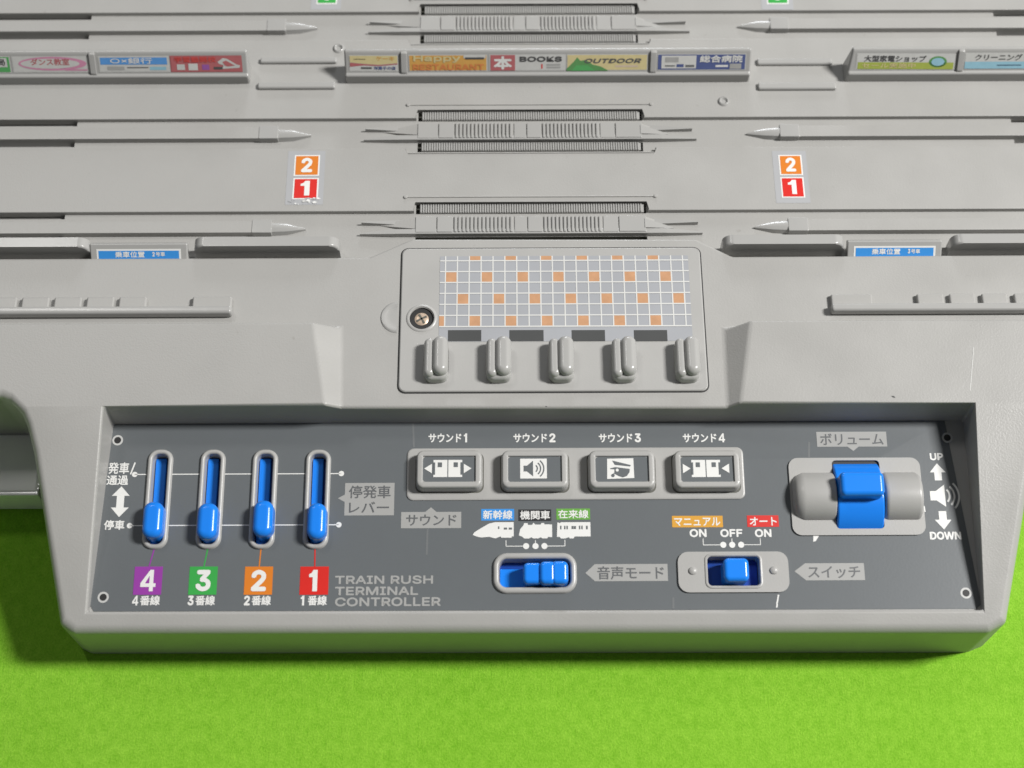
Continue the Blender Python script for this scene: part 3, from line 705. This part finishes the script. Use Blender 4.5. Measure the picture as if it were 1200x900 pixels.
tag((-38.41,22.59,-26.86,30.42), (-40.00,26.73), [('停発車', (-37.46,26.70,-27.70,29.80)), ('レバー', (-37.35,23.21,-28.02,25.88))], 'left')
tag((-25.18,19.47,-11.21,23.35), (-18.28,24.47), [('サウンド', (-23.99,20.08,-12.30,22.73))], 'up')
tag((19.52,6.79,36.26,10.78), (17.36,8.73), [('音声モード', (20.10,7.19,35.38,10.28))], 'left_full')
tag((67.90,6.78,81.42,10.77), (65.36,8.92), [('スイッチ', (68.48,7.28,80.43,10.07))], 'left_full')
tag((72.68,38.82,89.22,42.52), (81.13,37.76), [('ボリューム', (73.49,39.24,88.42,42.10))], 'down')
for s, q in (('サウンド1', (-19.10,40.29,-9.32,42.52)), ('サウンド2', (0.97,40.20,10.96,42.43)), ('サウンド3', (21.15,40.11,31.14,42.34)), ('サウンド4', (41.02,40.03,51.01,42.25))):
    w = q[2]-q[0]
    label('sound_caption', (text(s[:4], (q[0], q[1], q[0]+w*.80, q[3]), a1, .028), 'white'), (numeral(s[4], (q[0]+w*.85, q[1], q[0]+w*(1 if s[4] != '1' else .95), q[3]), a1), 'white'))
# sound mode labels
def caption_box(q, m, s, inner):
    label('mode_caption', (rect(q, a1), m), (text(s, inner, a2, .02), 'white'))
caption_box((-6.56,21.23,1.08,24.00), 'skyblue', '新幹線', (-6.16,21.54,0.68,23.69))
caption_box((2.07,21.09,9.70,23.85), 'blackink', '機関車', (2.47,21.40,9.41,23.55))
caption_box((10.90,21.36,18.73,24.02), 'fresh', '在来線', (11.29,21.66,18.34,23.71))
def pic(q, polys, extras=()):
    X = lambda t: q[0]+(q[2]-q[0])*t
    Y = lambda t: q[1]+(q[3]-q[1])*t
    it = [(poly([(X(a), Y(b_)) for a, b_ in p], a1), 'white') for p in polys]
    it += [(rect((X(r[0]), Y(r[1]), X(r[2]), Y(r[3])), a2), 'panel') for r in extras]
    label('train_picture', *it)
pic((-8.53,16.97,0.96,20.83), [[(0, .22), (.04, .38), (.22, .66), (.40, .92), (.55, 1), (1, 1), (1, .12), (.95, .12), (.95, .04), (.70, .04), (.68, .12), (.55, .0), (.4, .10), (.2, .06), (.1, .12)]], [(.62, .58, .65, .74), (.76, .54, .84, .66), (.88, .54, .96, .66)])
pic((2.15,16.92,9.85,20.58), [[(0, .2), (.04, .6), (.14, .86), (.16, 1), (.26, 1), (.28, .88), (.40, .88), (.44, 1.02), (.50, .9), (.66, .9), (.68, 1), (.76, 1), (.78, .9), (.90, .92), (.94, .9), (1, .9), (1, .08), (.88, .1), (.85, 0), (.70, 0), (.66, .08), (.58, 0), (.42, 0), (.38, .08), (.30, 0), (.16, 0), (.1, .12)]])
pic((10.94,16.88,18.75,20.75), [[(.02, 1), (.1, .94), (.12, 1), (1, 1), (1, .12), (.52, .12), (.5, 0), (.38, 0), (.36, .08), (.24, 0), (.12, 0), (.08, .1), (0, .1)]], [(.10, .56, .14, .78), (.22, .56, .26, .78), (.29, .56, .33, .78), (.44, .58, .50, .76), (.51, .58, .57, .76), (.66, .56, .70, .78), (.73, .56, .77, .78), (.87, .56, .92, .78)])
def legend(x0, x1, c0, c1, c2, ytop, y):
    lw = .17
    it = [(rect((x0-lw/2, y, x0+lw/2, ytop), a1), 'white'), (rect((x0, y-lw/2, c0, y+lw/2), a1+.01), 'white'), (rect((x1-lw/2, y, x1+lw/2, ytop), a1), 'white'), (rect((c2, y-lw/2, x1, y+lw/2), a1+.01), 'white'), (rect((c1-lw/2, y, c1+lw/2, ytop), a1), 'white')]
    it += [dot((c, y), .72, a2) for c in (c0, c1, c2)]
    label('position_legend', *it)
legend((-0.83,15.94)[0], (12.77,15.88)[0], (3.80,15.11)[0], (5.97,15.10)[0], (8.03,15.09)[0], (5.88,16.52)[1], (5.87,15.10)[1])
legend((44.72,15.94)[0], (57.93,15.88)[0], (49.32,15.21)[0], (51.38,15.20)[0], (53.45,15.19)[0], (51.46,16.72)[1], (51.38,15.20)[1])
label('power_caption', (rect((37.71,19.40,49.49,22.15), a1), 'amber'), (text('マニュアル', (38.20,19.70,48.90,21.74), a2, .02), 'white'), (text('ON', (41.65,17.06,45.60,18.99), a1, .03), 'white'))
label('power_caption', (text('OFF', (48.76,17.03,53.90,18.95), a1, .03), 'white'))
label('power_caption', (rect((55.14,19.43,62.47,22.18), a1), 'red'), (text('オート', (55.73,19.74,61.97,21.78), a2, .02), 'white'), (text('ON', (56.76,16.99,60.62,18.92), a1, .03), 'white'))
# volume marks
label('volume_caption', (text('UP', (99.01,35.36,102.12,37.15), a1, .03), 'white'))
label('volume_caption', (text('DOWN', (97.21,16.20,104.51,18.12), a1, .03), 'white'))
def arrow(q, up):
    x0, y0, x1, y1 = q; m = (x0+x1)/2; s = (x1-x0)*.23; k = y0+(y1-y0)*.47 if up else y1-(y1-y0)*.47
    label('volume_arrow', (poly([(m, y1), (x0, k), (m-s, k), (m-s, y0), (m+s, y0), (m+s, k), (x1, k)] if up else [(m, y0), (x1, k), (m+s, k), (m+s, y1), (m-s, y1), (m-s, k), (x0, k)], a1), 'white'))
arrow((98.66,30.46,102.36,34.63), True); arrow((98.74,18.63,102.60,23.02), False)
q = (98.21,24.05,101.69,29.42); sx, sy = q[0], (q[1]+q[3])/2; hh = (q[3]-q[1])/2; ww = q[2]-q[0]
label('speaker_mark', (poly([(sx, sy+hh*.42), (sx+ww*.4, sy+hh*.42), (sx+ww, sy+hh), (sx+ww, sy-hh), (sx+ww*.4, sy-hh*.42), (sx, sy-hh*.42)], a1), 'white'), *[(arc(sx+ww*.7, sy, r, .45, -44, 44, a1), 'white') for r in (2.1, 3.2, 4.3)])

# ---- levers
FR = [(0, -.02), (.12, .5), (.4, .78), (.8, .82), (1.1, .6), (1.2, .2), (1.22, -3.4)]
KN = [(-84.27,17.10,-79.76,25.19), (-71.71,16.74,-67.21,24.83), (-58.91,17.29,-54.50,25.38), (-46.44,16.63,-42.23,24.71)]
lev_lab = ['lever above the purple number', 'lever above the green number', 'lever above the orange number', 'lever above the red number']
for k, v in enumerate(LV):
    lv = MB()
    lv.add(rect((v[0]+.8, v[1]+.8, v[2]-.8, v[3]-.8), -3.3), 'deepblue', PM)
    xc = (v[0]+v[2])/2
    sl = lv
    o = sl.build('lever', toy)
    part('slot_frame', o, sweep(*v, 2.6, FR), 'plate', PM, 60)
    part('slider', o, box(v[0]+1.35, v[1]+1.5, -3.2, v[2]-2.0, v[3]-1.5, -2.0, .3), 'blue', PM)
    q = KN[k]; w = q[2]-q[0]
    kb = MB()
    kb.add(sweep(q[0]-.1, q[1]-.5, q[2]+.1, q[3], 2.1, dome(-2.4, 4.5, 1.5), True), 'blue', PM)
    kb.build('knob', o, 60)
# ---- sound buttons
bz = (-23.99,26.07,55.07,38.79)
part('button_bezel', toy, sweep(*bz, 1.6, [(0, -.02), (.05, .25), (.25, .38), (.5, .4)], True), 'plate', PM)
BT = [(-21.50,28.32,-6.52,37.22), (-1.66,28.24,13.53,37.13), (18.69,28.15,33.77,37.04), (38.53,28.06,53.62,36.96)]
BP = [(-.3, .3), (-.2, 2.4), (-.1, 3.05), (.08, 3.42), (.34, 3.58), (1.2, 3.58), (1.32, 3.5), (1.4, 3.1)]
def icon(o, k, q):
    cx, cy = (q[0]+q[2])/2-.3, (q[1]+q[3])/2+.15; z0, za, zb_ = 3.15, 3.19, 3.23
    m = MB()
    m.add(sheet(z0-.03, rrect(q[0]+1.36, q[1]+1.36, q[2]-1.36, q[3]-1.36, .9)), 'panel', PM)
    A = lambda pts, c='white', z=z0: m.add(poly([(cx+a, cy+b_) for a, b_ in pts], z), c, PM)
    B = lambda x0, y0, x1, y1, c='white', z=z0: m.add(rect((cx+x0, cy+y0, cx+x1, cy+y1), z), c, PM)
    if k in (0, 3):
        for s in (-1, 1):
            a, b_ = sorted((s*.12, s*3.35)); B(a, -2.05, b_, 2.1)
            a, b_ = sorted((s*1.35, s*2.35)); B(a, .35, b_, 1.5, 'panel', za)
            a, b_ = sorted((s*2.95, s*3.4)); B(a, -1.5, b_, 1.5, 'panel', za)
            t = (5.5, 3.7) if k == 0 else (3.6, 5.4)
            A([(s*t[0], 0), (s*t[1], 1.15), (s*t[1], -1.15)], 'white', zb_)
    elif k == 1:
        B(-3.1, -2.4, 3.1, 2.4)
        A([(-2.3, .7), (-1.5, .7), (-.1, 1.9), (-.1, -1.9), (-1.5, -.7), (-2.3, -.7)], 'panel', za)
        for r in (1.0, 1.75, 2.5): m.add(arc(cx-.1, cy, r, .3, -50, 50, za), 'panel', PM)
    else:
        A([(-3.2, -2.5), (3.1, -2.3), (3.0, 2.5), (-3.1, 2.4)])
        A([(-1.96, 1.96), (-1.36, .89), (2.24, .49), (2.37, .83)], 'panel', za)
        A([(-2.5, .05), (-1.3, .36), (2.1, -.1), (2.04, -.9), (1.37, -1.84), (.44, -2.17), (-.5, -1.84), (-1.3, -1.37), (-1.75, -1.25), (-1.5, -.95), (-1.43, -.2), (-2.4, -.12)], 'panel', za)
        m.add(poly(circle(cx-.83, cy-.4, .36, 12), zb_), 'white', PM)
        m.add(poly(circle(cx-1.85, cy-1.68, .42, 12), za), 'panel', PM)
    m.build('icon', o)
for k, q in enumerate(BT):
    o = part('sound_button', toy, sweep(*q, 1.5, BP, True), 'plate', PM, 60)
    part('button_gap', o, sheet(.42, rrect(q[0]-.5, q[1]-.55, q[2]+.55, q[3]+.4, 1.6)), 'dark', PM)
    icon(o, k, q)
# ---- sound mode switch
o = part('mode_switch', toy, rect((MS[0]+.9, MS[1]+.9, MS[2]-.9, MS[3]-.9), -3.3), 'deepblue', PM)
part('slot_frame', o, sweep(*MS, 3.2, [(0, -.02), (.12, .5), (.45, .8), (1.0, .85), (1.35, .6), (1.5, .2), (1.52, -3.4)]), 'plate', PM, 60)
part('slider', o, box(MS[0]+1.6, MS[1]+1.7, -3.2, MS[2]-1.6, MS[3]-3.2, -2.4, .2), 'blue', PM)
q = (3.04,5.77,13.33,10.71)
kb = MB(); w = q[2]-q[0]
kb.add(sweep(q[0], q[1], q[0]+w*.42, q[3], 1.1, dome(-2.6, 2.6, .9), True), 'blue', PM)
kb.add(sweep(q[0]+w*.36, q[1]-.2, q[0]+w*.72, q[3]+.15, 1.2, dome(-2.6, 3.44, 1.0), True), 'blue', PM)
kb.add(sweep(q[0]+w*.62, q[1]-.2, q[2], q[3]+.2, 1.2, dome(-2.6, 3.5, 1.0), True), 'blue', PM)
kb.add(sweep(q[0]+w*.40, q[1]-.1, q[2]-.2, q[3]+.1, 1.2, dome(-2.6, 3.2, .8), True), 'blue', PM)
kb.build('knob', o, 60)
# ---- power switch
def plate_with_hole(outer, inner, z, depth):
    vs, fs = sheet(z, outer, inner); no, ni = len(outer), len(inner)
    b0 = len(vs); vs = list(vs)+[(p[0], p[1], -.02) for p in outer]+[(p[0], p[1], -depth) for p in inner]
    fs = list(fs)+[[b0+i, b0+(i+1) % no, (i+1) % no, i] for i in range(no)]
    fs += [[no+i, no+(i+1) % ni, b0+no+(i+1) % ni, b0+no+i] for i in range(ni)]
    return vs, fs
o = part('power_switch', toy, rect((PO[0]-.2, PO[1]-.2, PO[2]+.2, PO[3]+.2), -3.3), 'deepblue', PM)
pl = MB().add(plate_with_hole(rrect(*PS, 2.4), rrect(*PO, 1.0), .5, 3.4), 'plate', PM)
pl.add(sweep(PO[0]-.7, PO[1]-.7, PO[2]+.7, PO[3]+.7, 1.6, [(0, .48), (.15, .7), (.45, .75), (.65, .6), (.7, .3)]), 'plate', PM)
for p in ((41.95,9.02), (60.57,9.04)):
    pl.add(lathe(p[0], p[1], [(.95, .48), (.85, .85), (.5, 1.05), (.2, 1.1)], 18), 'plate', PM)
pl.build('switch_plate', o)
q = (48.71,6.01,54.54,11.46)
part('knob', o, sweep(q[0], q[1], q[2], q[3], 1.2, dome(-2.8, 3.3, 1.0), True), 'blue', PM, 60)
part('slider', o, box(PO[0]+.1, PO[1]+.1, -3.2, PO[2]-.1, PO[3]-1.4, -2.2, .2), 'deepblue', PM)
# white crack in the sticker below the switch
cr = MB(); c0 = (61.30,3.47); c1 = (60.73,0.52)
pts = [(c0[0]+(c1[0]-c0[0])*t+random.uniform(-.1, .1), c0[1]+(c1[1]-c0[1])*t) for t in [i/6 for i in range(7)]]
for p, q_ in zip(pts, pts[1:]): cr.add(bar(p, q_, .34, a1), 'white', PM)
cr.build('sticker_wear', panel)
for p, q_ in (((-22.80,45.53), (-22.50,39.17)), ((-19.01,19.27), (-19.12,13.20)), ((70.82,40.02), (70.56,36.23)), ((37.31,2.98), (37.21,0.43))):
    part('sticker_crease', panel, bar(p, q_, .45, .03), 'crease', PM)
part('sticker_wear', panel, poly([(70.26,17.35), (71.64,17.34), (70.76,16.03), (70.15,15.83)], a1), 'white', PM)
part('sticker_wear', panel, bar((96.58,24.27), (96.65,22.84), .25, a1), 'white', PM)
# ---- volume wheel
o = part('volume_control', toy, rect((VW[0], VW[1], VW[2], VW[3]), -.08), 'black', PM)
vp = MB().add(plate_with_hole(rrect(*VO, 2.2), rrect(*VW, .9), .45, 1.0), 'plate', PM)
vp.build('volume_plate', o)
vc = (64.63,20.88,95.07,32.35); vy = (vc[1]+vc[3])/2; R_ = 5.9
la, lb = (65.00,20.32,75.08,32.40)[0], (65.00,20.32,75.08,32.40)[2]
part('volume_housing', o, cyl_u(VO[0]+.4, VW[0]-.05, vy, -1.6, 6.1, 2.6, end=.3), 'plate', PM, 50)
part('volume_housing', o, cyl_u(VW[2]+.05, VO[2]-.6, vy, -1.6, 6.1, 1.0), 'plate', PM, 50)
wh = MB().add(cyl_u(VW[0]+.15, VW[2]-.15, vy, -6.4, 10.2, .5), 'blue', PM)
q = (76.07,25.08,85.85,30.56)
wh.add(sweep(q[0]-.2, q[1]-.2, q[2]+.2, q[3], 1.2, dome(1.5, 7.7, 1.1), True), 'blue', PM)
wh.build('volume_wheel', o, 60)
